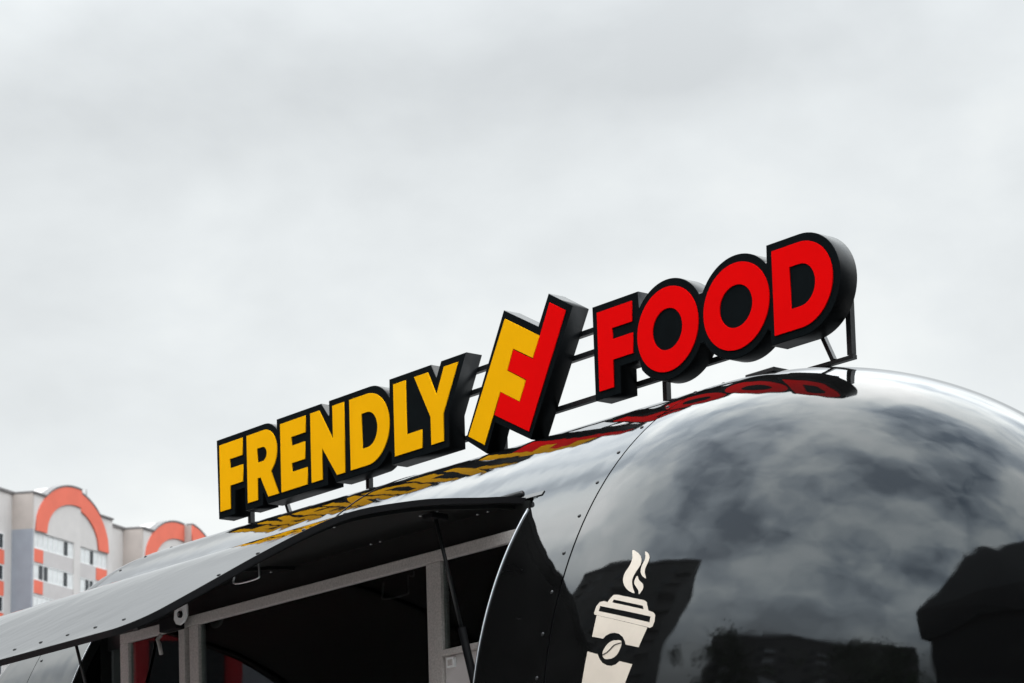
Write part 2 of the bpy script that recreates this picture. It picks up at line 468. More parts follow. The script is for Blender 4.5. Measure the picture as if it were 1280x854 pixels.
# rubber seal all round the free edge
path = [(XH1 - x_in(sv), sv) for sv in SV] + [(XH0 + x_in(sv), sv) for sv in SV[::-1]]
vs = []; fs = []
for k, (x, sv) in enumerate(path):
    xa, sa = path[max(k - 1, 0)]; xb, sb = path[min(k + 1, len(path) - 1)]
    tx, ts = xb - xa, sb - sa; ln_ = math.hypot(tx, ts) or 1.0
    ox, os_ = ts / ln_, -tx / ln_          # outward in the surface
    p, nn = surf(sv); tan = Vector((0, -nn.z, nn.y))
    if tan.y > 0: tan = -tan
    for (d, h) in ((0.0004, 0.001), (0.006, 0.001), (0.006, -0.017), (0.0004, -0.017)):
        q = p + Vector((ox * d, 0, 0)) + tan * (os_ * d) + nn * h; vs.append((x + q.x, q.y, q.z))
for k in range(len(path) - 1):
    for a_ in range(4): fs.append((k * 4 + a_, k * 4 + (a_ + 1) % 4, k * 4 + 4 + (a_ + 1) % 4, k * 4 + 4 + a_))
fs += [(0, 1, 2, 3), tuple(len(vs) - 4 + k for k in (3, 2, 1, 0))]
link('edge_seal', mesh(vs, fs), 'rubber', hatch)
# inner flange that stiffens the hatch, and its ribs
for x in (XH1 - 0.045, 1.31, XH0 + 0.045):
    link('stiffening_rib', edge_strip(x - 0.012, x + 0.012, 0.0145, 0.026), 'lining', hatch)
def arclen(i): return sum((HC[k + 1] - HC[k]).length for k in range(i))
tipi = min(range(len(HC)), key=lambda i: abs(arclen(len(HC) - 1) - arclen(i) - 0.085))
x = XH1 - 0.18
while x > XH0 + 0.1:
    rivet(hatch, (x, HC[tipi].y, HC[tipi].z), hn_at(tipi)); x -= 0.15
last = arclen(tipi) - 0.05
for i in range(tipi - 1, 4, -1):
    if last - arclen(i) >= 0.14:
        rivet(hatch, (XH1 - 0.03, HC[i].y, HC[i].z), hn_at(i)); last = arclen(i)
# screws showing through the lining
SCR = rivet_mesh(0.005); SCR.materials.append(MATS['alu'])
def near_y(y): return min(range(len(HC)), key=lambda i: abs(HC[i].y - y))
for sx, sy in ((2.38, -0.80), (2.30, -0.80), (2.36, -0.60), (2.31, -0.60), (1.82, -0.60), (1.77, -0.60), (1.26, -0.60), (1.21, -0.60), (0.7, -0.60), (0.65, -0.6), (2.20, -1.05)):
    i = near_y(sy); o = bpy.data.objects.new('screw', SCR); COL.objects.link(o); o.parent = hatch
    q = HC[i] - hn_at(i) * 0.0165; o.location = (sx, q.y, q.z); o.rotation_euler = (-hn_at(i)).to_track_quat('Z', 'Y').to_euler()
# wire pull handle under the hatch
hx, hy = 1.53, -0.90
i = near_y(hy); hz = HC[i].z - 0.03
link('pull_handle', tube_me(catmull([(hx - 0.07, hy, hz), (hx - 0.075, hy, hz - 0.03), (hx - 0.07, hy, hz - 0.055), (hx + 0.05, hy, hz - 0.058), (hx + 0.065, hy, hz - 0.045), (hx + 0.065, hy, hz + 0.0), (hx + 0.09, hy, hz - 0.004), (hx + 0.10, hy, hz + 0.012)], 4), 0.0035, 8), 'alu', hatch)
# gas struts
for sx in (2.36, 0.24):
    a = Vector((sx, -0.793, -0.489)); b = Vector((sx, -0.575, -1.30)); mid = a.lerp(b, 0.40)
    st = tp('gas_strut', tube_me([mid, b], 0.0125, 12), 'rubber')
    link('strut_rod', tube_me([a, mid], 0.006, 10), 'steel_dark', st)
    link('strut_bracket', box_me(sx - 0.025, sx + 0.025, a.y - 0.03, a.y + 0.03, a.z - 0.012, a.z + 0.004, 0.003), 'rubber', st)

# ------------------------------------------------------------------ serving windows behind the opening
YF = -0.62
def fr(name, x0, x1, z0, z1, d=0.03, y=YF, m='galv', par=None):
    return tp(name, box_me(x0, x1, y, y + d, z0, z1, 0.0025), m)
fr('window_header', 0.29, 2.53, -0.574, -0.538, 0.04)
fr('window_post', 2.085, 2.155, -1.60, -0.5745)
fr('window_post', 0.745, 0.802, -1.60, -0.5745)
fr('window_post', 0.684, 0.722, -1.60, -0.5745, 0.03, YF - 0.004)
fr('window_post', 0.290, 0.345, -1.60, -0.5745)
fr('window_rail', 2.1555, 2.53, -0.868, -0.848, 0.034, YF - 0.006)
fr('window_panel', 2.1555, 2.53, -1.60, -0.8685, 0.012, YF + 0.01, 'pale_panel')
fr('window_sill', 0.20, 2.53, -1.62, -1.601, 0.06, YF - 0.03)
for x0, x1, z0 in ((0.345, 0.684, -1.60), (0.802, 2.085, -1.60), (2.155, 2.53, -0.848)):
    tp('glass_pane', box_me(x0 + 0.001, x1 - 0.001, YF + 0.012, YF + 0.016, z0, -0.5745), 'glass')
# fascia above the window header and at the ends
tp('fascia', box_me(0.13, 2.53, YF + 0.045, YF + 0.055, -0.573, -0.45), 'lining')
tp('side_jamb', box_me(2.531, 2.5395, -0.60, -0.25, -1.62, -0.50), 'lining')
tp('side_jamb', box_me(0.1205, 0.129, -0.60, -0.25, -1.62, -0.50), 'lining')
# latch on the post
lt = tp('latch', box_me(0.64, 0.752, -0.675, -0.640, -0.585, -0.536, 0.004), 'rubber')
def disc_me(c, r, y0, y1, n=20):
    return poly_me([[(c[0] + r * math.cos(2 * math.pi * k / n), c[1] + r * math.sin(2 * math.pi * k / n)) for k in range(n)]], y0, y1)
link('latch_plate', poly_me([[(0.752, -0.556), (0.765, -0.572), (0.785, -0.578), (0.812, -0.572), (0.830, -0.552), (0.832, -0.520), (0.822, -0.498), (0.757, -0.522)]], -0.684, -0.676, 0.0015), 'white_frame', lt)
link('latch_bolt', disc_me((0.797, -0.545), 0.012, -0.691, -0.6845), 'rubber', lt)
link('latch_bolt', disc_me((0.797, -0.545), 0.005, -0.694, -0.6912), 'alu', lt)
link('latch_lever', tube_me([(0.63, -0.66, -0.59), (0.615, -0.665, -0.605), (0.635, -0.67, -0.625), (0.645, -0.67, -0.66)], 0.007, 8), 'galv', lt)
link('socket', box_me(2.18, 2.205, YF - 0.002, YF + 0.009, -0.90, -0.88, 0.003), 'galv', tp('socket_plate', box_me(2.175, 2.21, YF + 0.0, YF + 0.0095, -0.905, -0.875), 'white_frame'))
# inside
tp('interior_ceiling', box_me(0.2, 2.5, -0.52, 0.85, -0.42, -0.40), 'ceiling_panel')
tp('interior_wall', box_me(0.15, 2.53, 0.86, 0.88, -2.2, -1.42), 'interior')
tp('interior_wall', box_me(0.15, 2.53, 0.86, 0.88, -0.80, -0.42), 'interior')
tp('interior_wall', box_me(0.15, 0.60, 0.86, 0.88, -1.419, -0.801), 'interior')
tp('interior_wall', box_me(2.20, 2.53, 0.86, 0.88, -1.419, -0.801), 'interior')
tp('glass_pane', box_me(0.601, 2.199, 0.868, 0.872, -1.419, -0.801), 'glass')  # pane of the added far-side opening, there only to light the interior
tp('interior_floor', box_me(0.1, 2.6, -0.75, 0.95, -2.32, -2.30), 'interior')
tp('interior_wall', box_me(0.131, 0.145, -0.56, 0.85, -2.2, -0.44), 'interior')
tp('interior_wall', box_me(2.535, 2.55, -0.56, 0.85, -2.2, -0.44), 'interior')
tp('serving_counter', box_me(0.25, 2.5, -0.60, -0.20, -1.66, -1.63), 'galv')
# ------------------------------------------------------------------ undercarriage
tp('chassis', box_me(-0.3, 4.9, -0.35, 0.75, -2.50, -2.43), 'rubber')
tp('drawbar', bar_me((4.9, 0.2, -2.47), (5.6, 0.2, -2.47), 0.08), 'steel_dark')
for wy in (-0.86, 1.06):
    w = tp('wheel', None and 0 or tube_me([(1.4, wy, -2.67), (1.4, wy + 0.2, -2.67)], 0.32, 28), 'tyre')
    link('rim', tube_me([(1.4, wy - 0.005, -2.67), (1.4, wy + 0.205, -2.67)], 0.19, 20), 'alu', w)
tp('jack_leg', bar_me((3.9, 0.2, -2.43), (3.9, 0.2, -3.08), 0.06), 'steel_dark')
tp('jack_leg', bar_me((-0.1, 0.2, -2.43), (-0.1, 0.2, -2.925), 0.06), 'steel_dark')

# ------------------------------------------------------------------ coffee cup sticker on the front cap
C0 = Vector((3.1195, -0.7734, -0.9403))
SN = Vector(((C0.x - XS) / CC ** 2, (C0.y - Y0) / A_ ** 2, (C0.z - Z0) / B_ ** 2)).normalized()
E1 = Vector((0, 0, 1)).cross(SN).normalized(); E2 = SN.cross(E1)
def on_cap(u, v, lift):
    o = C0 + E1 * u + E2 * v + SN * 0.5; d = -SN
    sc = Vector((CC, A_, B_)); c = Vector((XS, Y0, Z0))
    oo = Vector([(o[i] - c[i]) / sc[i] for i in range(3)]); dd = Vector([d[i] / sc[i] for i in range(3)])
    a, b, k = dd.dot(dd), 2 * oo.dot(dd), oo.dot(oo) - 1
    tt = (-b - math.sqrt(b * b - 4 * a * k)) / (2 * a); p = o + d * tt
    n = Vector([(p[i] - c[i]) / sc[i] ** 2 for i in range(3)]).normalized()
    return p + n * lift
def smooth_loop(lp, n=3):
    P = [Vector((a, b, 0)) for a, b in lp]; m_ = len(P); o = []
    for i in range(m_):
        a, b, c, d = P[i - 1], P[i], P[(i + 1) % m_], P[(i + 2) % m_]
        for k in range(n):
            t = k / n; q = 0.5 * ((2 * b) + (c - a) * t + (2 * a - 5 * b + 4 * c - d) * t * t + (3 * b - a - 3 * c + d) * t ** 3)
            o.append((q.x, q.y))
    return o
def sticker(name, loops, m, lift=0.0012):
    pts = [Vector((u, v, 0)) for lp in loops for u, v in lp]
    tris = tessellate_polygon([[Vector((u, v, 0)) for u, v in lp] for lp in loops])
    bm = bmesh.new(); vs = [bm.verts.new(p) for p in pts]
    for tr in tris:
        try: bm.faces.new([vs[i] for i in tr])
        except ValueError: pass
    for _ in range(4):
        long = [e_ for e_ in bm.edges if e_.calc_length() > 0.02]
        if not long: break
        bmesh.ops.subdivide_edges(bm, edges=long, cuts=1); bmesh.ops.triangulate(bm, faces=bm.faces[:])
    for v in bm.verts: v.co = on_cap(v.co.x, v.co.y, lift)
    bm.normal_update()
    for f in bm.faces:
        if f.normal.dot(SN) < 0: f.normal_flip()
    me = bpy.data.meshes.new('m'); bm.to_mesh(me); bm.free()
    me.polygons.foreach_set('use_smooth', [True] * len(me.polygons))
    return link(name, me, m, fcap)
ST = {'steam1': [(0.0054, 0.2443), (0.0234, 0.2352), (0.0397, 0.2209), (0.0474, 0.2045), (0.0457, 0.1897), (0.0369, 0.1735), (0.0301, 0.1571), (0.0302, 0.1423), (0.037, 0.1241), (0.0461, 0.1072), (0.031, 0.1127), (0.0143, 0.1249), (0.0008, 0.1417), (-0.0046, 0.1574), (-0.0031, 0.1746), (0.0048, 0.1884), (0.0108, 0.2026), (0.0117, 0.2202)],
 'steam2': [(0.052, 0.2328), (0.0653, 0.2247), (0.0723, 0.2125), (0.0726, 0.2008), (0.0691, 0.1888), (0.0666, 0.1767), (0.0685, 0.164), (0.0763, 0.1466), (0.0635, 0.1548), (0.0548, 0.1659), (0.0517, 0.1788), (0.0531, 0.1911), (0.0572, 0.2031), (0.0578, 0.2156)],
 'steam3': [(0.0442, 0.159), (0.0529, 0.1454), (0.0665, 0.1337), (0.0726, 0.1231), (0.0711, 0.1121), (0.0623, 0.1011), (0.0575, 0.1139), (0.048, 0.125), (0.0394, 0.136), (0.038, 0.1475)],
 'lid': [(-0.0902, 0.0679), (-0.0861, 0.0867), (-0.0752, 0.0981), (-0.0616, 0.0989), (-0.0457, 0.0939), (-0.0364, 0.1057), (-0.0272, 0.1121), (-0.0141, 0.1106), (0.0843, 0.0804), (0.0935, 0.074), (0.1033, 0.048), (0.1204, 0.0413), (0.1279, 0.0334), (0.1286, 0.0146), (0.1238, -0.0003), (0.1152, -0.0031), (0.1078, 0.0001), (-0.0808, 0.0607), (-0.0873, 0.0626)],
 'lidh1': [(-0.0708, 0.0857), (0.1131, 0.0299), (0.1124, 0.0131), (-0.0738, 0.0711)], 'lidh2': [(-0.0242, 0.0979), (0.0816, 0.065), (0.0868, 0.0539), (-0.0284, 0.0898)],
 'cup': [(-0.0788, 0.0594), (0.1074, -0.0008), (0.0849, -0.0546), (0.0395, -0.0415), (0.0368, -0.0329), (0.0264, -0.0176), (0.0126, -0.0075), (-0.0041, -0.0024), (-0.0198, -0.0022), (-0.0337, -0.0064), (-0.0432, -0.0139), (-0.085, -0.0022)],
 'low': [(-0.0962, -0.0428), (-0.0565, -0.0569), (-0.0491, -0.0704), (-0.0371, -0.0835), (-0.0205, -0.0925), (-0.0045, -0.0963), (0.0112, -0.0941), (0.023, -0.0864), (0.0685, -0.0998), (0.0472, -0.1496), (0.0284, -0.1903), (0.001, -0.2446), (-0.1243, -0.2167), (-0.1165, -0.173), (-0.1086, -0.1305)],
 'bean': [(0.0036, -0.025), (0.018, -0.0268), (0.0244, -0.0323), (0.0245, -0.0429), (0.0199, -0.0562), (0.0115, -0.0676), (-0.0009, -0.0743), (-0.0163, -0.0756), (-0.0294, -0.073), (-0.0379, -0.0649), (-0.0392, -0.0532), (-0.0331, -0.041), (-0.0217, -0.03), (-0.0079, -0.0248)],
 'crease': [(-0.039, -0.0597), (-0.0249, -0.0556), (-0.0121, -0.0461), (-0.0006, -0.037), (0.0234, -0.034), (0.0237, -0.0364), (0.002, -0.0396), (-0.0095, -0.0488), (-0.0229, -0.0581), (-0.0381, -0.0626)]}
for k in ('steam1', 'steam2', 'steam3'): sticker('steam_mark', [smooth_loop(ST[k])], 'cream')
sticker('cup_lid_mark', [ST['lid'], ST['lidh1'], ST['lidh2']], 'cream')
sticker('cup_mark', [ST['cup']], 'cream'); sticker('cup_mark', [ST['low']], 'cream')
sticker('coffee_bean_mark', [smooth_loop(ST['bean'])], 'cream')
sticker('bean_crease_mark', [smooth_loop(ST['crease'], 2)], 'rubber', 0.0022)

# ------------------------------------------------------------------ roof sign
SOFF = (1.6, 0.05, -0.10)
sign = empty('roof_sign', 'long roof sign of boxed letters reading FRENDLY FOOD, standing on the black trailer', 'sign', placed(SOFF))
SNEG = (-SOFF[0], -SOFF[1], -SOFF[2])
def sp_(name, me, m, parent=None): return link(name, me, m, parent or sign, SNEG if parent is None else None)
ZB, ZT = 0.021, 0.277
def gF(x, w): return [[(x, ZT), (x + w, ZT), (x + w, 0.212), (x + 0.07, 0.212), (x + 0.07, 0.175), (x + w, 0.175), (x + w, 0.110), (x + 0.07, 0.110), (x + 0.07, ZB), (x, ZB)]]
def arc(cx, cz, rx, rz, a0, a1, n=20): return [(cx + rx * math.cos(R(a0 + (a1 - a0) * k / n)), cz + rz * math.sin(R(a0 + (a1 - a0) * k / n))) for k in range(n + 1)]
def gR(x):
    o = [(x, ZT)] + arc(x + 0.115, 0.190, 0.082, 0.087, 90, -60, 18) + [(x + 0.206, ZB), (x + 0.137, ZB), (x + 0.088, 0.103), (x + 0.068, 0.103), (x + 0.068, ZB), (x, ZB)]
    i = [(x + 0.068, 0.161), (x + 0.068, 0.216)] + arc(x + 0.103, 0.1885, 0.029, 0.0275, 90, -90, 14)
    return [o, i]
def gE(x, w): return [[(x, ZT), (x + w - 0.006, ZT), (x + w - 0.006, 0.216), (x + 0.07, 0.216), (x + 0.07, 0.182), (x + w - 0.012, 0.182), (x + w - 0.012, 0.118), (x + 0.07, 0.118), (x + 0.07, 0.084), (x + w, 0.084), (x + w, ZB), (x, ZB)]]
def gN(x, w): return [[(x, ZT), (x + 0.055, ZT), (x + w - 0.069, 0.152), (x + w - 0.069, ZT), (x + w, ZT), (x + w, ZB), (x + w - 0.050, ZB), (x + 0.069, 0.138), (x + 0.069, ZB), (x, ZB)]]
def gD(x, w, rx):
    o = [(x, ZT)] + arc(x + w - rx, 0.149, rx, 0.128, 90, -90, 28) + [(x, ZB)]
    i = [(x + 0.071, 0.0845), (x + 0.071, 0.2125)] + arc(x + w - rx, 0.1485, rx - 0.069, 0.064, 90, -90, 20)
    return [o, i]
def gL(x, w): return [[(x, ZT), (x + 0.07, ZT), (x + 0.07, 0.085), (x + w, 0.085), (x + w, ZB), (x, ZB)]]
def gY(x, w):
    c = x + w / 2
    return [[(x, ZT), (x + 0.076, ZT), (c, 0.187), (x + w - 0.076, ZT), (x + w, ZT), (c + 0.035, 0.118), (c + 0.035, ZB), (c - 0.035, ZB), (c - 0.035, 0.118)]]
def gO(cx, rx): return [arc(cx, 0.149, rx, 0.133, 0, 360 - 360 / 56, 55), arc(cx, 0.149, rx - 0.070, 0.066, 0, 360 - 360 / 40, 39)]
DEP = 0.070
def soften(lp, r=0.0):
    return lp
# word FRENDLY: one joined box that follows the letters
boxF = ([(-0.006, 0.300)] + [(0.318, 0.300)] + arc(0.318, 0.195, 0.104, 0.105, 80, 38, 8) + [(0.400, 0.300), (0.684, 0.300), (0.730, 0.244), (0.735, 0.250), (0.735, 0.300), (0.985, 0.300)]
        + arc(0.985, 0.149, 0.136, 0.151, 80, 33, 9) + [(1.101, 0.300), (1.338, 0.300), (1.368, 0.246), (1.398, 0.300), (1.533, 0.300), (1.430, 0.112), (1.430, -0.003),
        (1.103, -0.003), (1.103, 0.040), (1.090, 0.049)] + arc(0.985, 0.149, 0.136, 0.151, -47, -80, 7) + [(0.836, -0.003), (0.768, -0.003), (0.723, 0.066), (0.716, 0.060), (0.716, -0.003), (0.618, -0.003), (0.330, -0.003), (0.305, 0.045), (0.298, 0.040), (0.298, -0.003),
        (0.183, -0.003), (0.179, 0.087), (0.113, 0.087), (0.110, -0.003), (0.001, -0.003)])
def word(name, label, loops, letters, m):
    w = sp_(name, poly_me(loops, 0.0, DEP, 0.0018), 'box_side')
    w['label'] = label
    w.data.materials.append(MATS['box_face'])
    for f_ in w.data.polygons:
        if f_.normal.y < -0.9: f_.material_index = 1
    for ln, g_ in letters:
        link(ln, poly_me(g_, -0.0035, 0.0012, 0.0006), m if isinstance(m, str) else m[ln], w)
    return w
word('sign_word_box', 'black boxed word FRENDLY in yellow letters', [boxF],
     [('letter_f', gF(0.016, 0.156)), ('letter_r', gR(0.203)), ('letter_e', gE(0.426, 0.167)), ('letter_n', gN(0.620, 0.208)), ('letter_d', gD(0.863, 0.234, 0.130)), ('letter_l', gL(1.126, 0.157)), ('letter_y', gY(1.248, 0.244))], 'yellow')
# emblem
EB = [(1.744, 0.396), (1.919, 0.300), (1.976, 0.397), (2.092, 0.329), (1.862, -0.062), (1.678, 0.032), (1.630, -0.064), (1.522, 0.002)]
YF_ = [(1.751, 0.366), (1.925, 0.269), (1.889, 0.203), (1.790, 0.257), (1.753, 0.190), (1.847, 0.137), (1.815, 0.073), (1.716, 0.127), (1.625, -0.036), (1.540, 0.010)]
RF_ = [(1.983, 0.366), (2.060, 0.322), (1.858, -0.037), (1.682, 0.055), (1.7185, 0.123), (1.817, 0.0685), (1.853, 0.138), (1.7585, 0.191), (1.7915, 0.251), (1.8905, 0.1975)]
word('sign_emblem_box', 'slanted black box with a yellow F locked into a red F', [EB], [('emblem_yellow_letter', [YF_]), ('emblem_red_letter', [RF_])], {'emblem_yellow_letter': 'yellow', 'emblem_red_letter': 'red'})
# word FOOD
O1, O2 = 2.540, 2.845
boxD = ([(2.190, 0.300), (2.405, 0.300), (2.408, 0.248)] + arc(O1, 0.149, 0.163, 0.157, 142, 29, 24) + arc(O2, 0.149, 0.166, 0.157, 151, 38, 24) + [(2.980, 0.250), (2.981, 0.301)]
        + arc(3.115, 0.149, 0.160, 0.152, 90, -90, 30) + [(2.986, -0.003), (2.986, 0.040), (2.974, 0.052)] + arc(O2, 0.149, 0.166, 0.157, -43, -151, 24) + arc(O1, 0.149, 0.163, 0.157, -29, -140, 24) + [(2.404, 0.084), (2.312, 0.084), (2.312, -0.003), (2.192, -0.003)])
word('sign_word_box', 'black boxed word FOOD in red letters', [boxD], [('letter_f', gF(2.214, 0.165)), ('letter_o', gO(O1, 0.1385)), ('letter_o', gO(O2, 0.1415)), ('letter_d', gD(3.004, 0.243, 0.132))], 'red')
# carrier frame
for z in (0.258, 0.186, 0.035):
    sp_('frame_rail', bar_me((0.05, DEP + 0.012, z), (3.17, DEP + 0.012, z), 0.018, 0.017), 'steel_dark')
def roof_z(y, x): 
    s = scale_at(x); v = max(0.0, 1 - ((y - Y0) / (A_ * max(s, 1e-3))) ** 2); return Z0 + Bx(x) * s * math.sqrt(v)
for x in (0.07, 0.832, 1.60, 2.416, 3.212):
    zb = min(-0.072, roof_z(DEP + 0.032, min(x, 3.0)) + 0.0)
    sp_('frame_post', bar_me((x, DEP + 0.031, 0.262 if x < 3 else 0.10), (x, DEP + 0.031, -0.068), 0.019), 'steel_dark')
sp_('frame_brace', bar_me((0.300, DEP + 0.031, 0.03), (0.345, DEP + 0.031, -0.066), 0.014), 'steel_dark')
sp_('frame_brace', bar_me((3.092, DEP + 0.031, 0.03), (3.140, DEP + 0.031, -0.068), 0.014), 'steel_dark')
sp_('base_rail', bar_me((0.02, DEP + 0.031, -0.062), (3.224, DEP + 0.031, -0.076), 0.018, 0.012), 'steel_dark')
sp_('base_rail', bar_me((0.02, DEP + 0.18, -0.052), (2.90, DEP + 0.18, -0.066), 0.018, 0.012), 'steel_dark')
sp_('base_foot', box_me(2.90, 3.02, DEP - 0.10, DEP - 0.03, -0.092, -0.078, 0.002), 'steel_dark')

# ------------------------------------------------------------------ apartment building far behind, on the left
fw = Vector((-math.sin(YAW), math.cos(YAW), 0)); rt = Vector((math.cos(YAW), math.sin(YAW), 0))
th = R(19.5); b0 = 230.0; a0 = -41.14
bx = rt * math.sin(th) + fw * math.cos(th); by = -rt * math.cos(th) + fw * math.sin(th)
borg = Vector((cam.location.x, cam.location.y, 0)) + rt * a0 + fw * b0
BM = Matrix.Translation(borg) @ Matrix((bx.to_4d(), by.to_4d(), Vector((0, 0, 1, 0)), Vector((0, 0, 0, 1)))).transposed()
BM[3][3] = 1.0
for r_ in range(3):
    BM[r_][0], BM[r_][1], BM[r_][2], BM[r_][3] = bx[r_], by[r_], (0, 0, 1)[r_], borg[r_]
BM[3][0] = BM[3][1] = BM[3][2] = 0.0
bld = empty('apartment_building', 'tall pale apartment block with orange roof arches and orange window panels', 'building', BM)
def bp(n, me, m, par=None): return link(n, me, m, par or bld)
ZE = 1.25; RZ = 40.1 + ZE
bp('core_wall', box_me(-26, 62, 2.0, 15, 0, RZ - 0.1), 'concrete_light')
bp('coping', box_me(-26.1, 62.1, 1.85, 15.1, RZ - 0.095, RZ + 0.12), 'coping')
MW = 15.1; MID = 8.3; STEP = 0.45; FH = 2.72
def fscreen(name, x0, x1, yf, z0, z1, n, dark):
    """strip of balcony glazing: frame mesh, panes as children meshes"""
    w = bp(name, None or frame_me(x0, x1, yf, z0, z1, n), 'white_frame')
    return w
FRC = {}
def frame_me(w, h, n):
    key = (w, h, n)
    if key in FRC: return FRC[key]
    bm = bmesh.new()
    def bb(x0, x1, z0, z1):
        r = bmesh.ops.create_cube(bm, size=1)
        for v in r['verts']:
            v.co = ((x0 + x1) / 2 + v.co.x * (x1 - x0), v.co.y * 0.08, (z0 + z1) / 2 + v.co.z * (z1 - z0))
    bb(0, w, 0, 0.07); bb(0, w, h - 0.07, h)
    for k in range(n + 1): 
        c = k * (w - 0.07) / n; bb(c, c + 0.07, 0.071, h - 0.071)
    FRC[key] = bm_me(bm); FRC[key].materials.append(MATS['white_frame']); return FRC[key]
PNC = {}
def pane_me(w, h, m):
    key = (round(w, 3), round(h, 3), m)
    if key not in PNC:
        PNC[key] = mesh([(0, 0, 0), (w, 0, 0), (w, 0, h), (0, 0, h)], [(0, 1, 2, 3)]); PNC[key].materials.append(MATS[m])
    return PNC[key]
def glazing(x0, yf, z0, w, h, n, rnd, detailed):
    o = link('window', frame_me(w, h, n), None, bld); o.location = (x0, yf, z0)
    if detailed:
        for k in range(n):
            pw = (w - 0.07) / n
            p = link('pane', pane_me(pw - 0.07, h - 0.14, 'window_dark' if rnd.random() < 0.22 else 'curtain'), None, o)
            p.location = (k * pw + 0.07, 0.02, 0.07)
    else:
        p = link('pane', pane_me(w, h - 0.02, 'window_dark'), None, o); p.location = (0, 0.02, 0.01)
def module(t0, STEP=0.45):
    gap = 0.0
    rnd = random.Random(int(t0) + 5)
    for (u0, u1, yf) in ((0, MID, 0.0), (MID, MW, STEP)):
        tb = t0
        if u0: t0 = t0 + gap
        # upper gable part of the wall, rising into the arch
        cx, hw, hz, spr = 7.25, 7.05, 4.75, 36.85 + ZE
        def az(u, hw=hw, hz=hz): 
            q = 1 - ((u - cx) / hw) ** 2
            return spr + hz * math.sqrt(max(q, 0))
        us = [u0 + (u1 - u0) * k / 40 for k in range(41)]
        top = [(t0 + u, max(RZ - 0.1, az(u) if abs(u - cx) < hw else 0)) for u in us]
        loop = [(t0 + u0, 34.0), (t0 + u1, 34.0)] + top[::-1]
        bp('gable_wall', poly_me([[(t0 + u0, 36.75 + ZE), (t0 + u1, 36.75 + ZE)] + top[::-1]], yf, 2.2 - (0.1 if yf else 0)), 'concrete_light')
        # orange arch
        outer = []; inner = []
        for k in range(61):
            u = cx - hw + 2 * hw * k / 60
            if u0 <= u <= u1: outer.append((t0 + u, az(u) - 0.02))
            ui = cx - 5.1 + 10.2 * k / 60
            if u0 <= ui <= u1: inner.append((t0 + ui, az(ui, 5.1, 3.2)))
        if u0 == 0: outer.append((t0 + u1, az(u1) - 0.02)); inner.append((t0 + u1, az(u1, 5.1, 3.2)))
        else: outer.insert(0, (t0 + u0, az(u0) - 0.02)); inner.insert(0, (t0 + u0, az(u0, 5.1, 3.2)))
        bp('arch_band', poly_me([outer + inner[::-1]], yf - 0.12, yf - 0.003), 'orange')
        bp('arch_coping', poly_me([[(a, b + 0.015) for a, b in top] + [(a, b + 0.17) for a, b in top[::-1]]], yf - 0.15, yf + 0.6), 'coping')
        t0 = tb
    # piers
    for (p0, p1, yf) in ((0.0, 0.12, 0.0), (7.15, 8.3, 0.0), (8.3005, 8.55, STEP), (14.2, MW, STEP)):
        g_ = gap if p0 > 8.3 else 0.0
        bp('pier', box_me(t0 + p0 + g_, t0 + p1 + g_, yf, 2.0, 0, 36.75 + ZE), 'concrete_light')
    if STEP < 0: bp('return_wall', box_me(t0 + 8.24, t0 + 8.297, STEP, -0.125, 0, RZ + 1.42), 'concrete_pink')
    for k in range(14):
        zt = 36.75 + ZE - k * FH
        det = k < 5
        for (w0, w1, yf, n, po) in ((0.12, 7.15, 0.12, 8, 0.12), (8.55, 14.2, STEP + 0.12, 7, 12.2)):
            if w0 > 8: w0 += gap; w1 += gap; po += gap
            glazing(t0 + w0, yf, zt - 1.42, w1 - w0, 1.40, n, rnd, det)
            bp('parapet_band', box_me(t0 + w0 + 0.001, t0 + w1 - 0.001, yf - 0.04, yf + 0.2, zt - FH, zt - 1.421), 'band')
            if k < 8:
                bp('orange_panel', box_me(t0 + po + 0.002, t0 + po + (1.65 if po < 1 else 1.99), yf - 0.09, yf - 0.041, zt - FH + 0.12, zt - 1.48), 'orange')
    # side wall towards the left: bare concrete at the top, blue-grey paint below
    bp('side_wall', box_me(t0 - 0.25, t0 - 0.001, 0.0, 2.0, 36.9 + ZE, RZ - 0.1), 'concrete_pink')
    bp('side_wall', box_me(t0 - 0.25, t0 - 0.001, 0.0, 2.0, 0, 36.899 + ZE), 'blue_grey' if t0 < 10 else 'concrete_pink')
    bp('coping', box_me(t0 - 0.3, t0 - 0.002, -0.1, 1.84, RZ - 0.099, RZ + 0.06), 'coping')
module(0.25); module(20.6, -0.85)
for t_, w_, h_ in ((2.5, 1.6, 1.1), (17.6, 1.2, 1.5), (40.0, 2.0, 1.6)):
    bp('roof_vent', box_me(t_, t_ + w_, 6.0, 7.2, RZ + 0.125, RZ + h_), 'concrete_pink')
bp('aerial', bar_me((16.9, 4.0, RZ + 0.12), (16.9, 4.0, RZ + 3.2), 0.06), 'coping')
# recessed bays beside the first module
rnd = random.Random(3)
for k in range(14):
    zt = 36.35 + ZE - k * FH
    o = link('window', frame_me(1.6, 1.35, 2), None, bld); o.location = (-3.05, 1.95, zt - 1.35)
    p = link('pane', pane_me(1.6, 1.33, 'window_dark'), None, o); p.location = (0, 0.02, 0.01)
    if k < 8: bp('orange_panel', box_me(-3.05, -1.35, 1.9, 1.999, zt - FH + 0.08, zt - 1.43), 'orange')

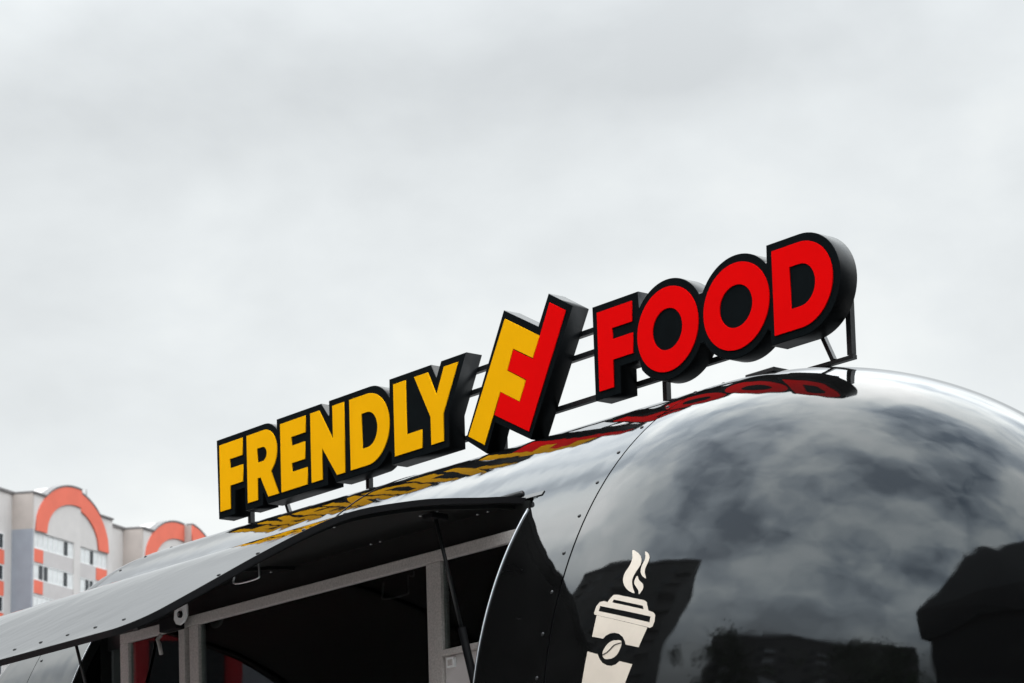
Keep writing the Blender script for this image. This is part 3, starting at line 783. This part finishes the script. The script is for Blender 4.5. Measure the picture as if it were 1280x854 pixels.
# ------------------------------------------------------------------ street behind the camera (seen only in the lacquer)
def block(label, c, w, d, h, rot, m, m2, fl=2.8):
    b = empty('apartment_building', label, 'building', Matrix.Translation((c[0], c[1], 0)) @ Matrix.Rotation(R(rot), 4, 'Z'))
    link('wall', box_me(-w / 2, w / 2, -d / 2, d / 2, 0, h), m, b)
    link('roof_parapet', box_me(-w / 2 - 0.2, w / 2 + 0.2, -d / 2 - 0.2, d / 2 + 0.2, h + 0.002, h + 0.9), 'coping', b)
    link('stair_head', box_me(-w * 0.15, w * 0.1, -d * 0.3, d * 0.3, h + 0.902, h + 3.4), m2, b)
    nf = int(h / fl); nb = int(w / 6)
    wm = box_me(-0.9, 0.9, -0.04, 0.04, 0, 1.5); wm.materials.append(MATS['window_dark'])
    bal = box_me(-1.4, 1.4, -0.6, 0.0, 0, 1.0); bal.materials.append(MATS[m2])
    for i in range(nf):
        for j in range(nb):
            x_ = -w / 2 + (j + 0.5) * w / nb
            o = bpy.data.objects.new('window', wm); COL.objects.link(o); o.parent = b; o.location = (x_ - 1.2, d / 2 + 0.02, i * fl + 0.9)
            if j % 2 == 0:
                q = bpy.data.objects.new('balcony', bal); COL.objects.link(q); q.parent = b
                q.location = (x_ + 1.4, d / 2 + 0.602, i * fl + 0.2)
    return b
def at(az, dist): return (3.4 + dist * math.cos(R(az)), -0.6 + dist * math.sin(R(az)))
block('dark tall apartment block mirrored behind the coffee cup', (-28.2, -36.7), 30.5, 14, 37.5, -12.5, 'dark_block', 'dark_block')
block('dark apartment block with pale balconies mirrored low in the lacquer', at(-82, 62), 36, 14, 33.5, 8, 'dark_block', 'dark_block_light')
block('lower dark apartment block mirrored beside the black marquee', at(-56, 66), 28, 14, 33, 34, 'dark_block', 'dark_block')

# black marquee to the right of the camera
mq = empty('marquee', 'tall black marquee mirrored at the right end of the trailer', 'marquee', Matrix.Translation((9.25, 0.6, 0)))
rings = [(3.0, 3.9), (3.06, 4.55), (2.5, 5.9), (2.0, 7.2), (1.25, 8.4), (0.08, 9.6)]
vs = []; fs = []
for (r_, z) in rings:
    for k in range(4):
        for f_ in (0, 1 / 3, 2 / 3):
            a = ((-1, -1), (1, -1), (1, 1), (-1, 1)); p, q = a[k], a[(k + 1) % 4]
            sag = 0.10 * (0 < f_) * (z > 4) * (r_ > 0.5)
            vs.append(((p[0] + (q[0] - p[0]) * f_) * r_ * (1 - sag * 0.3), (p[1] + (q[1] - p[1]) * f_) * r_ * (1 - sag * 0.3), z - sag))
for i in range(len(rings) - 1):
    for k in range(12): fs.append((i * 12 + k, i * 12 + (k + 1) % 12, (i + 1) * 12 + (k + 1) % 12, (i + 1) * 12 + k))
co = link('canopy', mesh(vs, fs), 'marquee', mq)
sm2 = co.modifiers.new('cloth', 'SOLIDIFY'); sm2.thickness = 0.01
for sx in (-1, 1):
    for sy in (-1, 1): link('leg', bar_me((sx * 2.8, sy * 2.8, 0), (sx * 2.8, sy * 2.8, 4.5), 0.1), 'steel_dark', mq)
for (x0, x1, y0, y1) in ((-2.93, 2.93, 2.91, 2.93), (-2.93, 2.93, -2.93, -2.91), (2.91, 2.93, -2.90, 2.90), (-2.93, -2.91, -2.90, 2.90)):
    link('side_curtain', box_me(x0, x1, y0, y1, 0.05, 4.0), 'marquee', mq)

# market kiosks to the left of the trailer, mirrored in the serving glass
def kiosk(label, c, rot, w, h, m, m2, gable):
    k = empty('kiosk', label, 'kiosk', Matrix.Translation((c[0], c[1], 0)) @ Matrix.Rotation(R(rot), 4, 'Z'))
    link('wall', box_me(-w / 2, w / 2, -1.1, 1.1, 0.0, h, 0.02), m, k)
    link('roof', poly_me([[(-w / 2 - 0.2, h + 0.002), (w / 2 + 0.2, h + 0.002), (w / 2 + 0.2, h + 0.1), (0, h + gable), (-w / 2 - 0.2, h + 0.1)]], -1.3, 1.3), m, k)
    n = int(w / 0.5)
    for i in range(n):
        x0 = -w / 2 + 0.15 + i * (w - 0.3) / n
        link('shutter_slat', box_me(x0 + 0.05, x0 + (w - 0.3) / n - 0.05, 1.102, 1.14, 1.0, h - 0.35), m2 if i % 2 else 'window_dark', k)
    link('counter_shelf', box_me(-w / 2, w / 2, 1.102, 1.5, 0.92, 0.96), 'galv', k)
    return k
kiosk('red wooden kiosk mirrored in the serving window glass', (-4.0, -5.3), -50, 3.4, 3.35, 'red_dim', 'blue_grey', 0.5)
kiosk('low dark kiosk standing left of the red kiosk', (-6.3, -2.7), -40, 2.6, 3.0, 'dark_block', 'coping', 0.35)

# ------------------------------------------------------------------ trees behind the camera, mirrored as small dark tufts
def tree(c, h, label, seed):
    rn = random.Random(seed)
    tr = empty('tree', label, 'tree', Matrix.Translation((c[0], c[1], 0)), 'trees behind the photographer')
    link('trunk', tube_me([(0, 0, 0), (0.1, 0, h * 0.3), (0, 0.1, h * 0.6), (0.1, 0.1, h * 0.9)], [0.28, 0.22, 0.13, 0.03], 8), 'bark', tr)
    for k in range(9):
        a = rn.uniform(0, 6.28); z = h * rn.uniform(0.35, 0.8); l = h * rn.uniform(0.15, 0.28)
        link('limb', tube_me([(0.05, 0.05, z), (l * 0.5 * math.cos(a), l * 0.5 * math.sin(a), z + l * 0.35), (l * math.cos(a), l * math.sin(a), z + l * 0.8)], [0.09, 0.06, 0.02], 6), 'bark', tr)
    vs = []; fs = []
    clumps = []
    for _ in range(70):
        q = rn.uniform(0, 1); sp = h * 0.15 * math.sin(math.pi * (0.12 + 0.8 * q))
        clumps.append((rn.gauss(0, sp), rn.gauss(0, sp), h * (0.4 + 0.55 * q), rn.uniform(0.9, 1.7)))
    for _ in range(7000):
        cx, cy, cz, cr = rn.choice(clumps)
        p = Vector((rn.gauss(cx, cr * 0.5), rn.gauss(cy, cr * 0.5), rn.gauss(cz, cr * 0.4)))
        u = Vector((rn.gauss(0, 1), rn.gauss(0, 1), rn.gauss(0, 1))).normalized(); v = u.orthogonal().normalized(); s_ = rn.uniform(0.14, 0.28)
        i = len(vs); vs += [p - u * s_, p + v * s_ * 0.5, p + u * s_, p - v * s_ * 0.5]; fs.append((i, i + 1, i + 2, i + 3))
    link('crown', mesh(vs, fs), 'leaf', tr)
tree(at(-94, 32), 21, 'slim leafy tree in front of the mirrored block with pale balconies', 1)
tree(at(-62, 30), 19.5, 'leafy tree between the two mirrored dark blocks', 2)
tree(at(-50, 28), 17, 'shorter leafy tree nearest the mirrored black marquee', 3)
